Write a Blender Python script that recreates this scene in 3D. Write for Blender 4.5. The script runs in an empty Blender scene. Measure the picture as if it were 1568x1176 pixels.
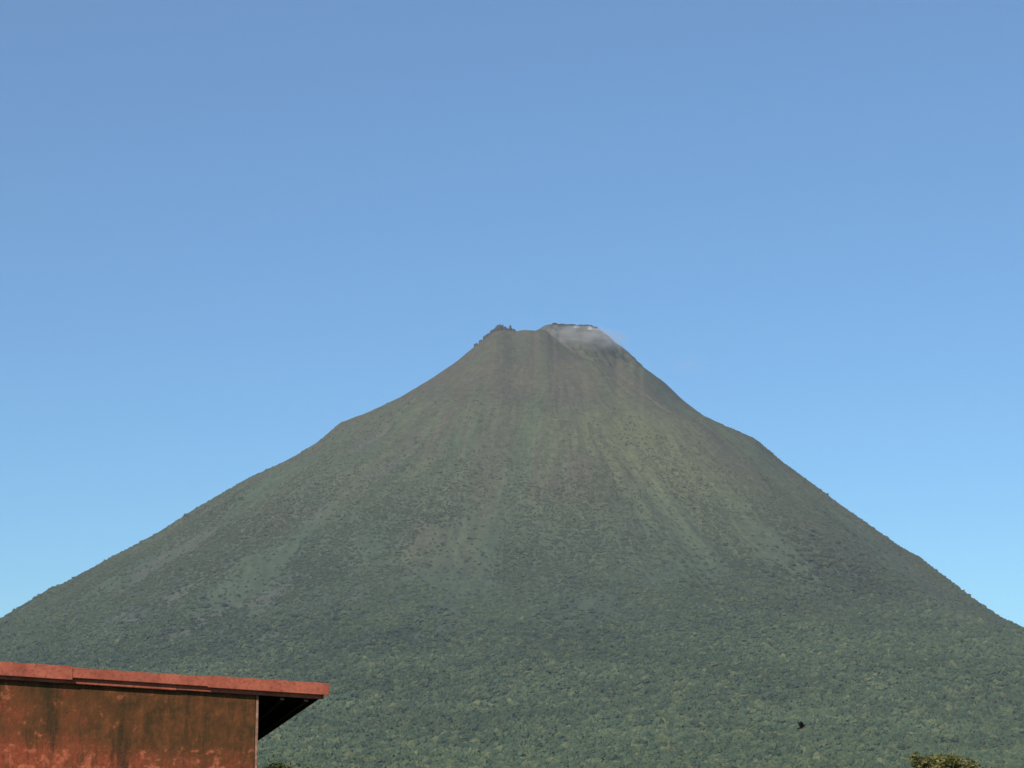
import bpy, math, numpy as np, random
from mathutils import Vector, noise as mnoise, Matrix
random.seed(4); rng=np.random.default_rng(7)
scene=bpy.context.scene
# ---------------------------------------------------------------- helpers
def new_mat(name):
    m=bpy.data.materials.new(name); m.use_nodes=True
    nt=m.node_tree; b=nt.nodes['Principled BSDF']; b.inputs['Roughness'].default_value=0.95
    b.inputs['Specular IOR Level'].default_value=0.15
    return m,nt,b
def link_obj(name,me,parent=None):
    o=bpy.data.objects.new(name,me); scene.collection.objects.link(o)
    if parent: o.parent=parent
    return o
def grid_mesh(name,verts,nu,nv,closed_u=False):
    idx=np.arange(nu*nv).reshape(nu,nv)
    if closed_u: a=idx; b=np.roll(idx,-1,axis=0)
    else: a=idx[:-1]; b=idx[1:]
    q=np.stack([a[:,:-1],b[:,:-1],b[:,1:],a[:,1:]],-1).reshape(-1,4)
    me=bpy.data.meshes.new(name)
    me.vertices.add(len(verts)); me.vertices.foreach_set('co',verts.astype(np.float32).ravel())
    me.loops.add(q.size); me.loops.foreach_set('vertex_index',q.astype(np.int32).ravel())
    me.polygons.add(len(q)); me.polygons.foreach_set('loop_start',np.arange(0,q.size,4,dtype=np.int32))
    me.polygons.foreach_set('use_smooth',np.ones(len(q),bool))
    me.update(calc_edges=True)
    return me
T=rng.random((256,256))
def vn(x,y,seed=0):
    x=np.asarray(x)+seed*37.31; y=np.asarray(y)+seed*91.7
    xi=np.floor(x).astype(int); yi=np.floor(y).astype(int); fx=x-xi; fy=y-yi
    fx=fx*fx*fx*(fx*(fx*6-15)+10); fy=fy*fy*fy*(fy*(fy*6-15)+10)
    x0=xi%256;x1=(xi+1)%256;y0=yi%256;y1=(yi+1)%256
    return (T[x0,y0]*(1-fx)+T[x1,y0]*fx)*(1-fy)+(T[x0,y1]*(1-fx)+T[x1,y1]*fx)*fy
def fbm(x,y,o=4,seed=0,gain=.5):
    s=0;a=1;t=0
    for i in range(o):
        s=s+a*(vn(x*2**i,y*2**i,seed+i*3)*2-1); t+=a; a*=gain
    return s/t
def ridged(x,y,o=3,seed=0):
    s=0;a=1;t=0
    for i in range(o):
        s=s+a*(1-2*np.abs(vn(x*2**i,y*2**i,seed+i*3)*2-1)); t+=a; a*=.5
    return s/t
def sstep(a,b,x):
    t=np.clip((x-a)/(b-a),0,1); return t*t*(3-2*t)
# ---------------------------------------------------------------- camera
PITCH=math.radians(10.7); EYE=1.6
cam=bpy.data.cameras.new('camera'); cam.lens=77; cam.sensor_width=36; cam.clip_start=.1; cam.clip_end=90000
co=link_obj('camera',cam); co.location=(0,0,EYE); co.rotation_euler=(math.pi/2+PITCH,0,0); scene.camera=co
F=77/36*1568
def bearing(x,y):   # image pixel -> azimuth, tan(elevation)
    u=(np.asarray(x,float)-784)/F; v=(588-np.asarray(y,float))/F
    dy=math.cos(PITCH)-v*math.sin(PITCH); dz=math.sin(PITCH)+v*math.cos(PITCH)
    return np.arctan2(u,dy), dz/np.hypot(u,dy)
# ---------------------------------------------------------------- volcano height field
sil=np.array([(0,950),(40,925),(75,903),(100,893),(170,855),(240,818),(290,785),(375,735),(450,700),(490,675),(520,648),(560,633),(610,610),(660,580),(700,553),(730,528),(745,517),(758,507),(770,505),(785,507),(795,508),(805,506),(820,507),(828,502),(838,497),(855,496),(870,498),(905,499),(918,504),(930,513),(945,527),(960,537),(985,562),(1017,585),(1045,612),(1075,635),(1110,652),(1155,671),(1195,705),(1240,738),(1290,775),(1330,803),(1370,832),(1410,855),(1450,885),(1490,918),(1530,945),(1568,963)],float)
D=6500.; AZ0=float(bearing(830,500)[0]); CX=D*math.sin(AZ0); CY=D*math.cos(AZ0)
saz,ste=bearing(sil[:,0],sil[:,1])
def prof(side):
    m=(sil[:,0]<745) if side<0 else (sil[:,0]>975)
    r=np.abs(D*np.sin(saz[m]-AZ0)); h=ste[m]*np.sqrt(D*D-r*r)
    k=np.argsort(r); r=r[k];h=h[k]
    pc=np.polyfit(r,h,2); rr=np.linspace(r[0],r[-1],14); hh=np.polyval(pc,rr)
    e=hh[-1]; rr=np.concatenate([rr,[1950,2550,3250,3700,4200,5300,6500]]); hh=np.concatenate([hh,[e*.63,e*.36,e*.155,e*.070,e*.03,-3,-25]])
    r=np.linspace(0,6000,1201); h=np.interp(r,rr,hh)
    sl=(hh[1]-hh[0])/(rr[1]-rr[0]); h=np.where(r<rr[0],hh[0]+sl*(r-rr[0]),h)
    k=np.exp(-(np.arange(-30,31)/13.)**2);k/=k.sum()
    hp=np.pad(h,30,mode='reflect',reflect_type='odd'); return [r,np.convolve(hp,k,'valid')]
PL=prof(-1); PR=prof(1)
zA=float(bearing(795,506)[1])*D+2; zB=float(bearing(870,497)[1])*(D+80)
AX,AY=-68.,-25.; BX,BY=94.,75.
def Hraw(x,y,parts=False):
    X=x-CX; Y=y-CY
    r=np.hypot(X,Y)+1e-6; th=np.arctan2(X,-Y)   # 0 toward viewer, + right
    w=.5+.5*np.sin(th); w=w*w*(3-2*w)
    wr=r*(1+.02*fbm(th*3,r/900,2,11))
    h=np.interp(wr,*PL)*(1-w)+np.interp(wr,*PR)*w
    amp=np.clip((r-60)/500,0,1)*np.clip((4200-r)/1800,0,1)
    tw=th+.05*fbm(X/420,Y/420,3,31); far=np.clip((r-180)/800,0,1)
    h=h+amp*(15*fbm(tw*3.4,r/2200,2,1)+ far*(6*ridged(tw*8,r/1800,2,5)+2.8*ridged(tw*21,r/1200,2,9)+1.2*ridged(tw*50,r/700,2,13)*np.clip(r/900,.3,1.4)))
    h=h+amp*40*np.exp(-((r-2000)/700)**2)*np.exp(-((th-.35)/.5)**2)
    h=h+np.clip(r/300,.25,1)*(3.5*fbm(X/80,Y/80,3,17)+1.2*fbm(X/16,Y/16,2,23))
    rA0=np.hypot(X-AX,Y-AY)+1e-6; ca=np.clip((X-AX)/rA0*.8+(Y-AY)/rA0*.6,0,1)   # toward the younger cone
    rA=rA0*(1+.06*fbm(th*3+5,r/90,2,41))
    rB=np.hypot((X-BX),(Y-BY))*(1+.12*fbm(X/45,Y/45,3,47))
    capB=zB+3*fbm(X/22,Y/22,3,49)-.50*np.maximum(rB-66,0)-.9*np.maximum(rB-125,0)
    r0=85+75*ca
    a=np.minimum(h,zA-.58*np.maximum(rA-60,0)+2.5*fbm(X/25,Y/25,3,43)+sstep(0,1,(rA-r0)/120)*220+np.maximum(rA-400,0))
    out=np.maximum(a,capB)
    if parts: return out,(capB>a-1),rB,tw,r
    return out
GA=np.linspace(-.30,.30,900); G=np.ones_like(GA); SS=np.full_like(GA,D)
def gsm(a,s):
    n=int(3*s)+1;k=np.exp(-.5*(np.arange(-n,n+1)/s)**2);k/=k.sum(); return np.convolve(np.pad(a,n,mode='edge'),k,'valid')
def H(x,y):
    az=np.arctan2(x,y); s=np.hypot(x,y)
    g=np.interp(az,GA,G); s0=np.interp(az,GA,SS)
    return Hraw(x,y)*(1+(g-1)*np.exp(-((s-s0)/520.)**2))
tgt=np.interp(GA,saz,ste); inside=(GA>saz[0])&(GA<saz[-1])
ss=np.arange(3600,7000,20.); A,S=np.meshgrid(GA,ss,indexing='ij')
def skyline():
    e=(H(S*np.sin(A),S*np.cos(A))-EYE)/S; k=e.argmax(1); return e.max(1),ss[k]
for it in range(5):          # tune the two flank profiles
    cur,sk_=skyline(); ratio=tgt/cur
    rs=np.hypot(sk_*np.sin(GA)-CX,sk_*np.cos(GA)-CY)
    for P,side in ((PL,-1),(PR,1)):
        m=inside&((GA-AZ0)*side>.035); o=np.argsort(rs[m]); rq=rs[m][o]; qq=gsm(ratio[m][o],14)
        mul=np.interp(P[0],rq,qq); mul=gsm(mul,8); P[1]=P[1]*mul
for it in range(4):          # local shoulders and bumps
    cur,sk_=skyline()
    if it==0: SS=gsm(sk_,20)
    ratio=np.clip(tgt/cur,.95,1.05)
    G=np.clip(G*np.where(inside,ratio,1),.93,1.07); G=np.where(np.abs(GA-AZ0)<.05,gsm(G,.7),gsm(G,1.6))
# mesh on a summit-centred polar grid
th=np.concatenate([np.linspace(-1.95,1.95,1700,endpoint=False),np.linspace(1.95,2*math.pi-1.95,160,endpoint=False)])
rr=np.concatenate([np.linspace(1,260,110,endpoint=False),np.linspace(260,3400,560,endpoint=False),np.linspace(3400,6000,60)])
TH,R=np.meshgrid(th,rr,indexing='ij')
X=CX+R*np.sin(TH); Y=CY-R*np.cos(TH)
Z=H(X,Y); _,mB,rBm,THn,_=Hraw(X,Y,True)
V=np.stack([X,Y,Z],-1).reshape(-1,3)
me=grid_mesh('volcano',V,len(th),len(rr),True)
# colour zones (ground cover : ash with sunlit haze painted in, grass, scrub, forest floor)
Xl=X-CX; Yl=Y-CY
tw=THn+.08*fbm(Xl/300,Yl/300,3,61)
st=fbm(tw*9,R/1800,3,63)*.6+fbm(tw*30,R/900,3,66)*.4
pt=fbm(Xl/260,Yl/260,4,71)
def C(*c): return np.array(c)
brown=C(.120,.108,.066); olive=C(.112,.119,.064); green=C(.092,.116,.061); blueg=C(.071,.099,.058); yel=C(.170,.168,.076); grey=C(.135,.125,.102)
def mix(c,d,f): return c*(1-f[...,None])+d*f[...,None]
col=np.broadcast_to(brown,X.shape+(3,)).copy()
col=mix(col,olive,sstep(-.25,.30,st+.5*pt+ (R-400)/1500))
col=mix(col,green,sstep(-.1,.5,1.1*st+.7*pt+(R-850)/900))
col=mix(col,blueg,sstep(900,2000,R+350*pt))
pm=np.exp(-((tw-.42+.1*pt)/.36)**2)*np.exp(-((R-800)/360)**2)
col=mix(col,yel,np.clip(pm*(.65+1.1*st+.5*pt),0,1)*.7)
lm=sstep(.12,.5,fbm(tw*13,R/380,3,81)+.25*fbm(Xl/60,Yl/60,3,83))*np.exp(-((TH+.65)/.6)**2)*sstep(500,900,R)*(1-sstep(1800,2300,R))
col=mix(col,grey,lm*.5)
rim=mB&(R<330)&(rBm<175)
hazy_ashf=rim*np.clip(.65+.6*fbm(Xl/30,Yl/30,3,91),0,1)*(1-sstep(115,170,rBm))
col=mix(col,C(.165,.17,.145),hazy_ashf.astype(float))  # mound ash, paled to put its sunlit haze into the colour
wht=rim*sstep(.08,.30,fbm(Xl/14,Yl/26,3,93)+.3*sstep(120,165,Xl)-.12)*(Xl>95)*(rBm<125)
col=mix(col,C(.45,.45,.45),wht.astype(float)*.8)
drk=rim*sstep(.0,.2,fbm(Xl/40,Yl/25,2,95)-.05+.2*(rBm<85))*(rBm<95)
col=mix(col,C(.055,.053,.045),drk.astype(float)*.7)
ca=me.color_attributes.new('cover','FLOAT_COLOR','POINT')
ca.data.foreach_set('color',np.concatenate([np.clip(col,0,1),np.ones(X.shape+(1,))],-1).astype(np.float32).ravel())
pa=me.attributes.new('polar','FLOAT_VECTOR','POINT')
pa.data.foreach_set('vector',np.stack([tw,R/1000,np.clip((R-80)/700,0,1)],-1).astype(np.float32).ravel())
volcano=link_obj('volcano',me)
m,nt,b=new_mat('volcano_slope'); N=nt.nodes; L=nt.links
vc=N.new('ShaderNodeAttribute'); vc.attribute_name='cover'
po=N.new('ShaderNodeAttribute'); po.attribute_name='polar'
tc=N.new('ShaderNodeTexCoord')
def noise(vec,scale,detail=4,rough=.6):
    n=N.new('ShaderNodeTexNoise'); n.inputs['Scale'].default_value=scale; n.inputs['Detail'].default_value=detail; n.inputs['Roughness'].default_value=rough
    L.new(vec,n.inputs['Vector']); return n.outputs['Fac']
mp=N.new('ShaderNodeMapping'); mp.inputs['Scale'].default_value=(40,3.5,0); L.new(po.outputs['Vector'],mp.inputs['Vector'])
sp_=N.new('ShaderNodeSeparateXYZ'); L.new(po.outputs['Vector'],sp_.inputs[0])
def mth(op,a,b_):
    n=N.new('ShaderNodeMath'); n.operation=op
    for i,v in enumerate((a,b_)):
        if isinstance(v,(int,float)): n.inputs[i].default_value=v
        else: L.new(v,n.inputs[i])
    return n.outputs[0]
n1=mth('ADD',mth('MULTIPLY',mth('SUBTRACT',noise(mp.outputs[0],1,6,.65),.5),sp_.outputs['Z']),.5); n2=noise(tc.outputs['Object'],.05,6,.75); n3=noise(tc.outputs['Object'],.16,3,.7)
f=mth('ADD',mth('MULTIPLY',n1,.75),mth('ADD',mth('MULTIPLY',n2,1.1),mth('MULTIPLY',n3,.8)))   # mean 1.325
f=mth('ADD',mth('MULTIPLY',mth('SUBTRACT',f,1.325),1.5),1.0)
vm=N.new('ShaderNodeVectorMath'); vm.operation='SCALE'; L.new(vc.outputs['Color'],vm.inputs[0]); L.new(f,vm.inputs['Scale'])
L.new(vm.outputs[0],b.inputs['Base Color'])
bp=N.new('ShaderNodeBump'); bp.inputs['Strength'].default_value=.5; bp.inputs['Distance'].default_value=6
L.new(mth('ADD',mth('MULTIPLY',n1,.5),mth('ADD',n2,mth('MULTIPLY',n3,.5))),bp.inputs['Height']); L.new(bp.outputs[0],b.inputs['Normal'])
me.materials.append(m)
# ---------------------------------------------------------------- summit pinnacles
import bmesh
def rock_mesh(name,n,place,mat):
    bm=bmesh.new()
    for i in range(n):
        loc,sc=place(i)
        t=bmesh.ops.create_icosphere(bm,subdivisions=3,radius=1)
        off=Vector((random.random()*50,random.random()*50,0))
        for v in t['verts']:
            p=v.co.copy(); d=1+.55*mnoise.fractal(p*1.3+off,1,2,4)
            v.co=Vector((p.x*sc[0]*d,p.y*sc[1]*d,p.z*sc[2]*d))+Vector(loc)
    me=bpy.data.meshes.new(name); bm.to_mesh(me); bm.free(); me.materials.append(mat); return me
rm,rnt,rb=new_mat('dark_lava_rock')
nn=rnt.nodes.new('ShaderNodeTexNoise'); nn.inputs['Scale'].default_value=.3; nn.inputs['Detail'].default_value=5
cr=rnt.nodes.new('ShaderNodeValToRGB'); cr.color_ramp.elements[0].color=(.055,.053,.043,1); cr.color_ramp.elements[1].color=(.11,.105,.085,1)
tcr=rnt.nodes.new('ShaderNodeTexCoord'); rnt.links.new(tcr.outputs['Object'],nn.inputs['Vector']); rnt.links.new(nn.outputs['Fac'],cr.inputs['Fac']); rnt.links.new(cr.outputs['Color'],rb.inputs['Base Color'])
pins=[(-139,-10,7,13),(-131,-14,9,19),(-122,-6,9,18),(-113,-12,6,13),(-104,-4,5,9),(-96,-8,7,19),(-86,-6,7,14),(-150,-12,8,14),(-160,-14,6,11),(-170,-16,9,13),(-184,-16,7,9),(-198,-18,8,9),(-60,10,14,8),(-42,10,14,8),(-20,10,12,5),(-76,0,6,9)]
def place(i):
    x,y,w,h=pins[i]; z=float(H(np.array([CX+x]),np.array([CY+y]))[0])
    return (CX+x,CY+y,z+1),(w,w,h*.85)
rocks=link_obj('summit_rocks',rock_mesh('summit_rocks',len(pins),place,rm),volcano)
def place2(i):
    a=-2.6+i*.42; x=BX+68*math.sin(a); y=BY-62*math.cos(a); z=float(H(np.array([CX+x]),np.array([CY+y]))[0])
    return (CX+x,CY+y,z-1),(random.uniform(8,15),9,random.uniform(2.5,5))
link_obj('crater_rim_rocks',rock_mesh('crater_rim_rocks',13,place2,rm),volcano)
# ---------------------------------------------------------------- forest (instanced crowns)
pc=bpy.data.collections.new('tree_crown_shapes')
fm,fnt,fb=new_mat('forest_foliage'); n=fnt.nodes; l=fnt.links
oi=n.new('ShaderNodeObjectInfo'); cr=n.new('ShaderNodeValToRGB')
e=cr.color_ramp.elements; e[0].color=(.056,.084,.046,1); e[1].color=(.152,.164,.074,1)
x=cr.color_ramp.elements.new(.5); x.color=(.078,.108,.055,1); x=cr.color_ramp.elements.new(.88); x.color=(.102,.130,.062,1)
l.new(oi.outputs['Random'],cr.inputs['Fac'])
ge=n.new('ShaderNodeNewGeometry'); nz=n.new('ShaderNodeTexNoise'); nz.inputs['Scale'].default_value=.004; nz.inputs['Detail'].default_value=3; l.new(ge.outputs['Position'],nz.inputs['Vector'])
nz2=n.new('ShaderNodeTexNoise'); nz2.inputs['Scale'].default_value=.5; nz2.inputs['Detail'].default_value=3; l.new(ge.outputs['Position'],nz2.inputs['Vector'])
mr=n.new('ShaderNodeMath'); mr.operation='ADD'; l.new(nz.outputs['Fac'],mr.inputs[0]); l.new(nz2.outputs['Fac'],mr.inputs[1])
sz=n.new('ShaderNodeSeparateXYZ'); l.new(ge.outputs['Position'],sz.inputs[0]); mz=n.new('ShaderNodeMapRange'); l.new(sz.outputs['Z'],mz.inputs[0]); mz.inputs[1].default_value=350; mz.inputs[2].default_value=850; mz.inputs[4].default_value=.85
mx=n.new('ShaderNodeMix'); mx.data_type='RGBA'; l.new(mz.outputs[0],mx.inputs[0]); l.new(cr.outputs['Color'],mx.inputs[6]); mx.inputs[7].default_value=(.124,.131,.072,1)
vs=n.new('ShaderNodeVectorMath'); vs.operation='SCALE'; l.new(mx.outputs[2],vs.inputs[0]); l.new(mr.outputs[0],vs.inputs['Scale']); l.new(vs.outputs[0],fb.inputs['Base Color'])
for k in range(6):
    bm=bmesh.new(); off=Vector((k*13.1,k*7.7,3))
    bmesh.ops.create_icosphere(bm,subdivisions=4,radius=1)
    for v in bm.verts:
        p=v.co.copy(); d=1+.7*mnoise.fractal(p*1.6+off,.7,2.1,5)
        v.co=Vector((p.x*d,p.y*d,p.z*d*(.65 if k%2 else .85)))
    mm=bpy.data.meshes.new('crown_%d'%k); bm.to_mesh(mm); bm.free(); mm.materials.append(fm)
    pc.objects.link(bpy.data.objects.new('crown_%d'%k,mm))
def scatter(nc,s0,s1):
    az=rng.uniform(-.32,.32,nc); s=np.sqrt(rng.uniform(s0*s0,s1*s1,nc)); return s*np.sin(az),s*np.cos(az)
x1,y1=scatter(150000,2200,5700); h1=H(x1,y1); r1=np.hypot(x1-CX,y1-CY); t1=np.arctan2(x1-CX,CY-y1)
hf=300+230*sstep(.0,.7,t1)+90*fbm((x1-CX)/300,(y1-CY)/300,4,101)+60*fbm(t1*9,r1/900,2,103)
keep=rng.random(len(x1))<np.clip((hf-h1)/260+.6,0,1)
x1,y1,h1=x1[keep],y1[keep],np.maximum(h1[keep],-.1); s1=np.minimum(rng.lognormal(math.log(6.2),.38,len(x1)),12)*(.6+.4*sstep(0,250,(hf[keep]-h1)))*np.clip(np.hypot(x1,y1)/3900,.6,1.0)
x2,y2=scatter(230000,4200,6480); h2=H(x2,y2); r2=np.hypot(x2-CX,y2-CY); t2=np.arctan2(x2-CX,CY-y2)
dn=fbm((x2-CX)/160,(y2-CY)/160,4,111)+1.0*fbm(t2*14,r2/1200,3,113)
keep=(rng.random(len(x2))<np.clip(.60+1.2*dn,0.08,1)*np.clip((1170-h2)/520,0,1))&(h2>180)
x2,y2,h2=x2[keep],y2[keep],h2[keep]; s2=rng.lognormal(math.log(2.7),.32,len(x2))*(.7+.5*np.clip((1000-h2)/700,0,1))
P=np.stack([np.r_[x1,x2],np.r_[y1,y2],np.r_[h1+s1*.36,h2-s2*(.12+.35*np.clip((h2-500)/400,0,1))]],-1); SC=np.r_[s1,s2]
fme=bpy.data.meshes.new('forest'); fme.vertices.add(len(P)); fme.vertices.foreach_set('co',P.astype(np.float32).ravel())
at=fme.attributes.new('sc','FLOAT','POINT'); at.data.foreach_set('value',SC.astype(np.float32))
forest=link_obj('forest',fme)
ng=bpy.data.node_groups.new('forest_instances','GeometryNodeTree')
ng.interface.new_socket('Geometry',in_out='INPUT',socket_type='NodeSocketGeometry'); ng.interface.new_socket('Geometry',in_out='OUTPUT',socket_type='NodeSocketGeometry')
gi=ng.nodes.new('NodeGroupInput'); go=ng.nodes.new('NodeGroupOutput'); ip=ng.nodes.new('GeometryNodeInstanceOnPoints')
ci=ng.nodes.new('GeometryNodeCollectionInfo'); ci.inputs['Collection'].default_value=pc; ci.inputs['Separate Children'].default_value=True; ci.inputs['Reset Children'].default_value=True
na=ng.nodes.new('GeometryNodeInputNamedAttribute'); na.data_type='FLOAT'; na.inputs['Name'].default_value='sc'
rv=ng.nodes.new('FunctionNodeRandomValue'); rv.data_type='FLOAT_VECTOR'; rv.inputs[1].default_value=(.25,.25,6.28)
ng.links.new(gi.outputs[0],ip.inputs['Points']); ng.links.new(ci.outputs[0],ip.inputs['Instance']); ip.inputs['Pick Instance'].default_value=True
ng.links.new(rv.outputs[0],ip.inputs['Rotation']); ng.links.new(na.outputs[0],ip.inputs['Scale']); ng.links.new(ip.outputs[0],go.inputs[0])
md=forest.modifiers.new('instances','NODES'); md.node_group=ng
# ---------------------------------------------------------------- steam
def steam(name,loc,scale,dens,lo=.42,hi=.72):
    bm=bmesh.new(); bmesh.ops.create_icosphere(bm,subdivisions=3,radius=1); mm=bpy.data.meshes.new(name); bm.to_mesh(mm); bm.free()
    o=link_obj(name,mm); o.location=loc; o.scale=scale
    m=bpy.data.materials.new(name); m.use_nodes=True; nt=m.node_tree; nt.nodes.clear()
    try: m.cycles.volume_step_rate=3
    except Exception: pass
    out=nt.nodes.new('ShaderNodeOutputMaterial'); pv=nt.nodes.new('ShaderNodeVolumePrincipled'); pv.inputs['Color'].default_value=(.98,.98,.98,1); pv.inputs['Anisotropy'].default_value=-.2
    tc=nt.nodes.new('ShaderNodeTexCoord'); ln=nt.nodes.new('ShaderNodeVectorMath'); ln.operation='LENGTH'; nt.links.new(tc.outputs['Object'],ln.inputs[0])
    mr=nt.nodes.new('ShaderNodeMapRange'); mr.inputs[1].default_value=1; mr.inputs[2].default_value=.1; nt.links.new(ln.outputs['Value'],mr.inputs[0])
    ns=nt.nodes.new('ShaderNodeTexNoise'); ns.inputs['Scale'].default_value=2.2; ns.inputs['Detail'].default_value=5; nt.links.new(tc.outputs['Object'],ns.inputs['Vector'])
    m2=nt.nodes.new('ShaderNodeMapRange'); m2.inputs[1].default_value=lo; m2.inputs[2].default_value=hi; nt.links.new(ns.outputs['Fac'],m2.inputs[0])
    a=nt.nodes.new('ShaderNodeMath'); a.operation='MULTIPLY'; nt.links.new(mr.outputs[0],a.inputs[0]); nt.links.new(m2.outputs[0],a.inputs[1])
    c=nt.nodes.new('ShaderNodeMath'); c.operation='MULTIPLY'; c.inputs[1].default_value=dens; nt.links.new(a.outputs[0],c.inputs[0]); nt.links.new(c.outputs[0],pv.inputs['Density'])
    nt.links.new(pv.outputs[0],out.inputs['Volume']); mm.materials.append(m); return o
zr=float(bearing(898,521)[1])*(D-60)
steam('steam_cloud',(CX+130,CY-75,zr),(140,80,46),.024,.34,.62)
zw=float(bearing(1060,553)[1])*D
steam('steam_cloud',(CX+440,CY+20,zw),(75,50,30),.008)
# distant air: thin homogeneous haze between the village and the mountain
bm=bmesh.new(); bmesh.ops.create_cube(bm,size=1); mm=bpy.data.meshes.new('haze'); bm.to_mesh(mm); bm.free()
hz_=link_obj('haze',mm); hz_.scale=(14000,9400,3600); hz_.location=(0,5000,1780)
m=bpy.data.materials.new('thin_haze'); m.use_nodes=True; nt=m.node_tree; nt.nodes.clear()
out=nt.nodes.new('ShaderNodeOutputMaterial'); vsn=nt.nodes.new('ShaderNodeVolumeScatter'); vsn.inputs['Color'].default_value=(.72,.84,1,1); vsn.inputs['Density'].default_value=3.6e-5; vsn.inputs['Anisotropy'].default_value=0
nt.links.new(vsn.outputs[0],out.inputs['Volume']); mm.materials.append(m)
# ---------------------------------------------------------------- ground
thg=np.linspace(0,2*math.pi,160,endpoint=False); rg=np.concatenate([np.linspace(.5,200,60),np.geomspace(210,40000,60)])
TG,RG=np.meshgrid(thg,rg,indexing='ij'); gx=RG*np.cos(TG); gy=RG*np.sin(TG)
gz=.12*fbm(gx/9,gy/9,3,5)*np.clip(RG/30,0,1)-.1
gme=grid_mesh('ground',np.stack([gx,gy,gz],-1).reshape(-1,3)[:, :],len(thg),len(rg),True)
gme.flip_normals()
ground=link_obj('ground',gme); m,nt,b=new_mat('grass_ground')
a=nt.nodes.new('ShaderNodeTexNoise'); a.inputs['Scale'].default_value=.3; a.inputs['Detail'].default_value=8
c=nt.nodes.new('ShaderNodeValToRGB'); c.color_ramp.elements[0].color=(.03,.05,.018,1); c.color_ramp.elements[1].color=(.10,.12,.04,1)
t=nt.nodes.new('ShaderNodeTexCoord'); nt.links.new(t.outputs['Object'],a.inputs['Vector']); nt.links.new(a.outputs['Fac'],c.inputs['Fac']); nt.links.new(c.outputs['Color'],b.inputs['Base Color']); gme.materials.append(m)
# ---------------------------------------------------------------- block house
house=bpy.data.objects.new('concrete_block_house',None); scene.collection.objects.link(house)
az,_=bearing(396,1066); az=float(az); DH=28.
house.location=(DH*math.sin(az),DH*math.cos(az),0); house.rotation_euler=(0,0,math.radians(8.6))
SL=.057; OV=.87
def rz(x): return 2.978-SL*(x-.9)      # top of roof deck
def prism(name,pts,mat,bev=0.0):
    bm=bmesh.new(); v=[bm.verts.new(p) for p in pts]
    for f in ((3,2,1,0),(4,5,6,7),(0,1,5,4),(1,2,6,5),(2,3,7,6),(3,0,4,7)): bm.faces.new([v[i] for i in f])
    if bev: bmesh.ops.bevel(bm,geom=bm.edges[:],offset=bev,segments=2,affect='EDGES')
    bmesh.ops.recalc_face_normals(bm,faces=bm.faces[:])
    mm=bpy.data.meshes.new(name); bm.to_mesh(mm); bm.free(); mm.materials.append(mat); return link_obj(name,mm,house)
def slab(name,x0,x1,y0,y1,lo,hi,mat,bev=0.0,lo1=None):
    l1=lo if lo1 is None else lo1
    return prism(name,[(x0,y0,rz(x0)+lo),(x1,y0,rz(x1)+l1),(x1,y1,rz(x1)+l1),(x0,y1,rz(x0)+lo),(x0,y0,rz(x0)+hi),(x1,y0,rz(x1)+hi),(x1,y1,rz(x1)+hi),(x0,y1,rz(x0)+hi)],mat,bev)
wm,nt,b=new_mat('weathered_painted_block'); N=nt.nodes; L=nt.links
tc=N.new('ShaderNodeTexCoord'); sx=N.new('ShaderNodeSeparateXYZ'); L.new(tc.outputs['Object'],sx.inputs[0])
wob=noise(tc.outputs['Object'],9,4,.6)
cb=N.new('ShaderNodeCombineXYZ'); L.new(mth('ADD',mth('ADD',sx.outputs['X'],sx.outputs['Y']),mth('MULTIPLY',wob,.05)),cb.inputs['X']); L.new(mth('ADD',sx.outputs['Z'],mth('MULTIPLY',wob,.06)),cb.inputs['Y'])
bt=N.new('ShaderNodeTexBrick'); L.new(cb.outputs[0],bt.inputs['Vector']); bt.inputs['Scale'].default_value=1; bt.inputs['Brick Width'].default_value=.4; bt.inputs['Row Height'].default_value=.2; bt.inputs['Mortar Size'].default_value=.03; bt.inputs['Mortar Smooth'].default_value=.8
def mixc(f,a,b_):
    m=N.new('ShaderNodeMix'); m.data_type='RGBA'
    if isinstance(f,(int,float)): m.inputs[0].default_value=f
    else: L.new(f,m.inputs[0])
    for i,v in ((6,a),(7,b_)):
        if isinstance(v,tuple): m.inputs[i].default_value=(*v,1)
        else: L.new(v,m.inputs[i])
    return m.outputs[2]
def rng_(v,a,b_,c=0,d=1):
    m=N.new('ShaderNodeMapRange'); L.new(v,m.inputs[0]); m.inputs[1].default_value=a; m.inputs[2].default_value=b_; m.inputs[3].default_value=c; m.inputs[4].default_value=d; return m.outputs[0]
O=tc.outputs['Object']
big=noise(O,1.6,6,.65); fine=noise(O,16,6,.75); mid=noise(O,5,6,.7)
ms=N.new('ShaderNodeMapping'); ms.inputs['Scale'].default_value=(3.0,3.0,.38); ms.inputs['Location'].default_value=(2.3,0,0); L.new(O,ms.inputs['Vector']); drip=noise(ms.outputs[0],1,6,.7)
ms2=N.new('ShaderNodeMapping'); ms2.inputs['Scale'].default_value=(12,12,2.8); L.new(O,ms2.inputs['Vector']); dripf=noise(ms2.outputs[0],1,6,.75)
red=mixc(rng_(fine,.32,.68),(.17,.044,.020),(.37,.088,.040))
moss=mixc(rng_(mth('ADD',mth('MULTIPLY',mid,.5),mth('MULTIPLY',dripf,.5)),.40,.60),(.048,.034,.014),(.19,.066,.025))
low=rng_(sx.outputs['Z'],2.06,2.42,1,0)
leftw=rng_(sx.outputs['X'],-3.2,-1.2,.07,-.07)      # paint is fresher toward the far end
mossf=rng_(mth('ADD',mth('ADD',mth('MULTIPLY',big,.5),mth('MULTIPLY',mid,.35)),mth('SUBTRACT',mth('MULTIPLY',dripf,.45),mth('ADD',leftw,mth('MULTIPLY',low,.15)))),.47,.63)
c1=mixc(mossf,red,moss)
worn=mth('MULTIPLY',bt.outputs['Fac'],mth('MULTIPLY',low,rng_(mid,.44,.60)))
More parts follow.
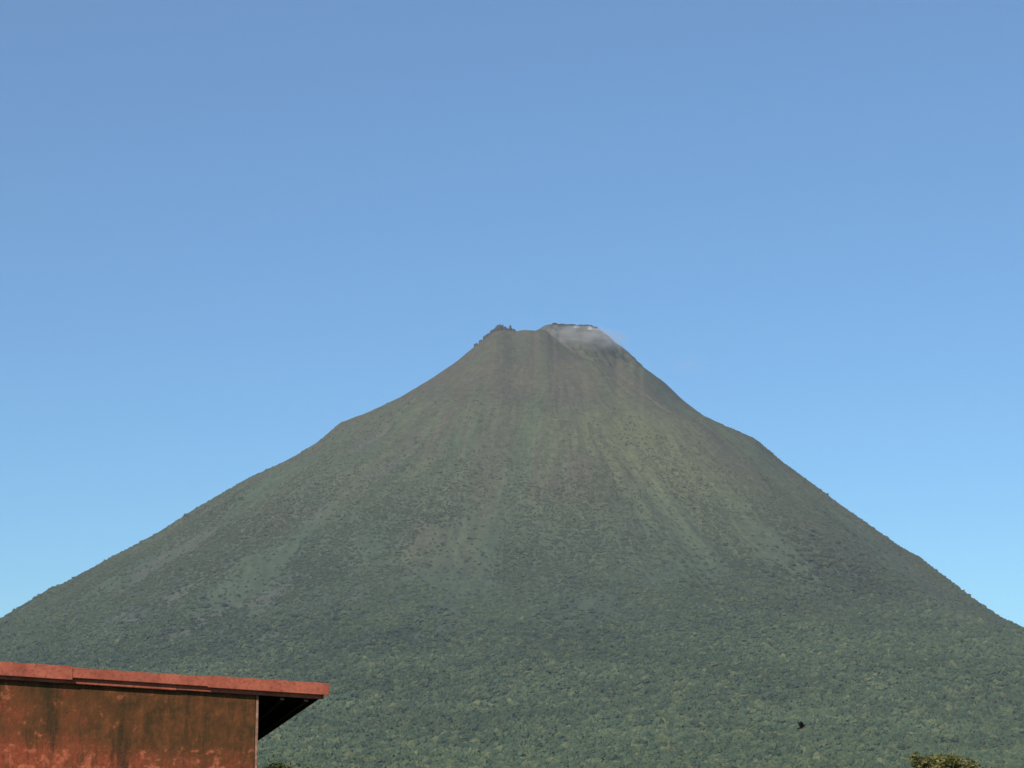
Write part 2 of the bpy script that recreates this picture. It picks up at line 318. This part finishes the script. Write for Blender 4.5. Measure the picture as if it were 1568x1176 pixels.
pale=mth('MULTIPLY',rng_(mth('ADD',mth('ADD',mid,mth('ADD',mth('MULTIPLY',leftw,.5),mth('MULTIPLY',low,.07))),mth('MULTIPLY',worn,.10)),.58,.66),rng_(fine,.38,.52,.1,1))
c2=mixc(mth('MULTIPLY',pale,.8),c1,(.50,.14,.070))
dk=mth('MULTIPLY',rng_(mth('ADD',mth('MULTIPLY',drip,.7),mth('MULTIPLY',dripf,.3)),.505,.59),rng_(fine,.3,.6,.5,1))
c3=mixc(mth('MULTIPLY',dk,.9),c2,(.030,.027,.013))
sp=rng_(noise(O,40,4,.7),.55,.70); c3=mixc(mth('MULTIPLY',sp,.6),c3,(.035,.024,.014))
L.new(c3,b.inputs['Base Color'])
bp=N.new('ShaderNodeBump'); bp.inputs['Strength'].default_value=.7; bp.inputs['Distance'].default_value=.03
L.new(mth('ADD',fine,mth('MULTIPLY',worn,.2)),bp.inputs['Height']); L.new(bp.outputs[0],b.inputs['Normal'])
rf,nt,b=new_mat('faded_red_roof_paint'); N=nt.nodes; L=nt.links; b.inputs['Roughness'].default_value=.7
tc=N.new('ShaderNodeTexCoord'); O=tc.outputs['Object']; a1=noise(O,3,6,.7); a2=noise(O,22,5,.7)
c=mixc(rng_(a1,.4,.62),(.44,.120,.068),(.30,.074,.042)); c=mixc(mth('MULTIPLY',rng_(a2,.50,.66),.7),c,(.13,.050,.032)); L.new(c,b.inputs['Base Color'])
bp=N.new('ShaderNodeBump'); bp.inputs['Strength'].default_value=.5; bp.inputs['Distance'].default_value=.012; L.new(a2,bp.inputs['Height']); L.new(bp.outputs[0],b.inputs['Normal'])
sm,nt,b=new_mat('dark_timber'); N=nt.nodes; L=nt.links  # near-black wood tone for the roof underside
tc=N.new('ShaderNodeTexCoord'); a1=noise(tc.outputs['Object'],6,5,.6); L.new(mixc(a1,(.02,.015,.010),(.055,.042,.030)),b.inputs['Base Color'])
pm_,nt,b=new_mat('lit_corner_tone'); N=nt.nodes; L=nt.links  # corner trim; its pale tone paints in the lit edge of the wall
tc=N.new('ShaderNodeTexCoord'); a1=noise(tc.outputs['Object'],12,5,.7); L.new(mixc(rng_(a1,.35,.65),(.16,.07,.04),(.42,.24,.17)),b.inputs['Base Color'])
WX=-9.; BY_=27.
prism('front_wall',[(WX,0,-.2),(-.032,0,-.2),(-.032,.15,-.2),(WX,.15,-.2),(WX,0,rz(WX)-.06),(-.032,0,rz(0)-.06),(-.032,.15,rz(0)-.06),(WX,.15,rz(WX)-.06)],wm,.008)
prism('lit_corner_strip',[(-.03,-.004,-.2),(0.002,-.004,-.2),(0.002,.15,-.2),(-.03,.15,-.2),(-.03,-.004,rz(0)-.062),(0.002,-.004,rz(0)-.062),(0.002,.15,rz(0)-.062),(-.03,.15,rz(0)-.062)],pm_,.004)
prism('side_wall',[(-.15,.152,-.2),(-.002,.152,-.2),(-.002,BY_,-.2),(-.15,BY_,-.2),(-.15,.152,rz(-.15)-.07),(-.002,.152,rz(0)-.07),(-.002,BY_,rz(0)-.07),(-.15,BY_,rz(-.15)-.07)],wm)
prism('far_wall',[(WX,.152,-.2),(WX+.15,.152,-.2),(WX+.15,BY_,-.2),(WX,BY_,-.2),(WX,.152,rz(WX)-.07),(WX+.15,.152,rz(WX+.15)-.07),(WX+.15,BY_,rz(WX+.15)-.07),(WX,BY_,rz(WX)-.07)],wm)
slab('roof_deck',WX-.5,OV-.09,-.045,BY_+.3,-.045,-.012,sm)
xs=[WX-.5,-6.1,-3.35,-1.02,OV-.055]; dz=[0,.004,-.003,.003]
for i in range(4):
    slab('front_fascia_%d'%i,xs[i]+.004,xs[i+1],-.080+.003*(i%2),-.049,-.165+dz[i],-.014+dz[i]*.5,rf,.006)
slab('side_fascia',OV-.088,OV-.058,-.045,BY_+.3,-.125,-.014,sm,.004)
nx=520; xsr=np.linspace(WX-.55,OV,nx); 
for j,(ya,yb) in enumerate([(-.12,13.2),(13.0,BY_+.35)]):
    vv=[]
    for xx in xsr:
        for yy in (ya,yb):
            for k in (0,1): vv.append((xx,yy,rz(xx)+.0+.010*math.cos((xx)*2*math.pi/.09)+.012*k+j*.03+.004*math.sin(xx*2.3)))
    vv=np.array(vv).reshape(nx,4,3)[:,[0,2,3,1,0],:]
    mmr=grid_mesh('roof_sheet_%d'%j,vv.reshape(-1,3),nx,5); mmr.materials.append(rf); link_obj('roof_sheet_%d'%j,mmr,house)
for i,(xa,xb) in enumerate([(WX-.55,-3.9),(-3.95,-2.30),(-2.32,-.62),(-.64,OV+.005)]):
    slab('edge_flashing_%d'%i,xa,xb,-.142-.004*(i%2),-.122-.004*(i%2),(-.135,-.125,-.098,-.110)[i],.030+(0,.012,-.004,.008)[i],rf,.004)
for i in range(23):
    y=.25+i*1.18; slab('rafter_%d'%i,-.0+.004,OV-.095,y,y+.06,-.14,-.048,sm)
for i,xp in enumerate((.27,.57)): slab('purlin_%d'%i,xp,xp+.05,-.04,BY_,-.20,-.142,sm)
# ---------------------------------------------------------------- nearby vegetation
def tree(name,loc,height,rad,vr,n_leaf,cols,leaf=.09):
    root=bpy.data.objects.new(name,None); scene.collection.objects.link(root); root.location=loc
    bk,nt,b=new_mat(name+'_bark'); b.inputs['Base Color'].default_value=(.10,.075,.05,1)
    bm=bmesh.new()
    def limb(p,q,r0,r1):
        d=(q-p); L_=d.length; m_=Matrix.Translation((p+q)/2)@d.to_track_quat('Z','Y').to_matrix().to_4x4()
        bmesh.ops.create_cone(bm,cap_ends=True,segments=8,radius1=r0,radius2=r1,depth=L_,matrix=m_)
    ctr=Vector((0,0,height-vr)); f0=Vector((0.05,0,(height-vr)*.55)); limb(Vector((0,0,-.2)),f0,.13,.10)
    tips=[]
    for i in range(11):
        a=i*2.4+random.random(); el=random.uniform(.1,1.3); q=ctr+Vector((math.cos(a)*math.cos(el)*rad*.75,math.sin(a)*math.cos(el)*rad*.75,math.sin(el)*vr*.8))
        midp=(f0+q)/2+Vector((random.uniform(-.15,.15),random.uniform(-.15,.15),.1)); limb(f0,midp,.06,.035); limb(midp,q,.035,.012); tips.append(q)
        for j in range(3):
            q2=q+Vector((random.gauss(0,.3)*rad,random.gauss(0,.3)*rad,random.uniform(-.1,.35)*vr)); limb(midp,q2,.02,.006); tips.append(q2)
    mm=bpy.data.meshes.new('branches'); bm.to_mesh(mm); bm.free(); mm.materials.append(bk); link_obj('branches',mm,root)
    vs=[];fs=[]; ci=[]
    tips=[t for t in tips if t.z<height-.05]
    for i in range(n_leaf):
        t=random.choice(tips); p=t+Vector((random.gauss(0,.16),random.gauss(0,.16),random.gauss(0,.14)))
        if p.z>height+.16*math.sin(p.x*7+p.y*3)+random.uniform(-.08,.14): continue
        u=Vector((random.gauss(0,1),random.gauss(0,1),random.gauss(0,.6))).normalized(); w=u.cross(Vector((random.gauss(0,1),random.gauss(0,1),random.gauss(0,1)))).normalized()
        s=leaf*random.uniform(.6,1.3); k=len(vs); vs+= [p-u*s,p+w*s*.4,p+u*s,p-w*s*.4]; fs.append((k,k+1,k+2,k+3))
    mm=bpy.data.meshes.new('foliage'); mm.from_pydata(vs,[],fs)
    lm_,nt,b=new_mat(name+'_leaves'); g=nt.nodes.new('ShaderNodeNewGeometry'); c=nt.nodes.new('ShaderNodeValToRGB'); c.color_ramp.elements[0].color=(*cols[0],1); c.color_ramp.elements[1].color=(*cols[1],1)
    nt.links.new(g.outputs['Random Per Island'],c.inputs['Fac']); nt.links.new(c.outputs['Color'],b.inputs['Base Color']); mm.materials.append(lm_); link_obj('foliage',mm,root)
def at(px,py,d):
    a,t=bearing(px,py); return (d*math.sin(float(a)),d*math.cos(float(a)),EYE+d*float(t))
p=at(1442,1156,110); tree('tree',(p[0],p[1],0),p[2],1.9,1.3,6500,((.06,.065,.02),(.22,.20,.065)),.10)
p=at(1520,1186,100); tree('tree',(p[0],p[1],0),p[2],1.7,1.1,6000,((.04,.055,.018),(.13,.13,.045)),.10)
p=at(418,1170,70); tree('shrub',(p[0],p[1],0),p[2],.9,.9,3500,((.03,.05,.018),(.09,.11,.04)),.07)
# ---------------------------------------------------------------- bird
bl,nt,b=new_mat('black_feathers'); b.inputs['Base Color'].default_value=(.012,.012,.013,1)
bird=bpy.data.objects.new('bird',None); scene.collection.objects.link(bird); bird.location=at(1227,1114,55); bird.rotation_euler=(0,math.radians(-12),math.radians(10)); bird.scale=(1.25,)*3
secs=[(.108,.030,.001),(.092,.028,.006),(.080,.027,.014),(.066,.024,.016),(.050,.014,.015),(.028,.004,.021),(0,-.002,.022),(-.030,-.003,.018),(-.060,-.006,.012),(-.090,-.010,.006)]
vv=[];ff=[];K=12
for x,z,r in secs:
    for k in range(K): a=2*math.pi*k/K; vv.append((x,r*math.cos(a),z+r*.92*math.sin(a)))
for i in range(len(secs)-1):
    for k in range(K): ff.append((i*K+k,i*K+(k+1)%K,(i+1)*K+(k+1)%K,(i+1)*K+k))
ff.append(tuple(range(K-1,-1,-1))); ff.append(tuple(range((len(secs)-1)*K,len(secs)*K)))
mm=bpy.data.meshes.new('body'); mm.from_pydata(vv,[],ff); mm.materials.append(bl); link_obj('body',mm,bird)
def wing(sgn):
    pts=[(.035,.015,.01),(.046,.045,.048),(.024,.080,.090),(-.022,.105,.125),(-.025,.075,.082),(-.025,.045,.040),(-.025,.02,.008)]
    vs=[(x,sgn*y,z) for x,y,z in pts]+[(x,sgn*y,z+.005) for x,y,z in pts]; n=len(pts)
    fs=[tuple(range(n)),tuple(range(2*n-1,n-1,-1))]+[(i,(i+1)%n,n+(i+1)%n,n+i) for i in range(n)]
    m_=bpy.data.meshes.new('wing'); m_.from_pydata(vs,[],fs); m_.materials.append(bl); link_obj('wing_left' if sgn>0 else 'wing_right',m_,bird)
wing(1); wing(-1)
m_=bpy.data.meshes.new('tail'); m_.from_pydata([(-.08,.008,-.008),(-.08,-.008,-.008),(-.165,-.026,-.03),(-.15,0,-.026),(-.165,.026,-.03),(-.08,0,-.002)],[],[(0,5,3,4),(5,1,2,3),(1,0,4,3,2)]); m_.materials.append(bl); link_obj('tail',m_,bird)
# ---------------------------------------------------------------- light
SE=math.radians(34); SA=math.radians(206)
d=Vector((math.sin(SA)*math.cos(SE),math.cos(SA)*math.cos(SE),math.sin(SE)))
sun=bpy.data.lights.new('sun','SUN'); sun.energy=4.0; sun.angle=math.radians(.5); sun.color=(1,.91,.78)
so=link_obj('sun',sun); so.rotation_euler=d.to_track_quat('Z','Y').to_euler(); so.location=(0,-20,60)
w=bpy.data.worlds.new('World'); scene.world=w; w.use_nodes=True; nt=w.node_tree
sk=nt.nodes.new('ShaderNodeTexSky'); sk.sky_type='NISHITA'; sk.sun_disc=False; sk.sun_elevation=SE; sk.sun_rotation=SA
sk.altitude=0; sk.air_density=1.0; sk.dust_density=.2; sk.ozone_density=2.0
tint=nt.nodes.new('ShaderNodeVectorMath'); tint.operation='MULTIPLY'; tint.inputs[1].default_value=(.63,1.01,1.34); nt.links.new(sk.outputs[0],tint.inputs[0])
bg=nt.nodes['Background']; bg.inputs['Strength'].default_value=.10; nt.links.new(tint.outputs[0],bg.inputs['Color'])
scene.view_settings.view_transform='Standard'; scene.view_settings.look='None'; scene.view_settings.exposure=0
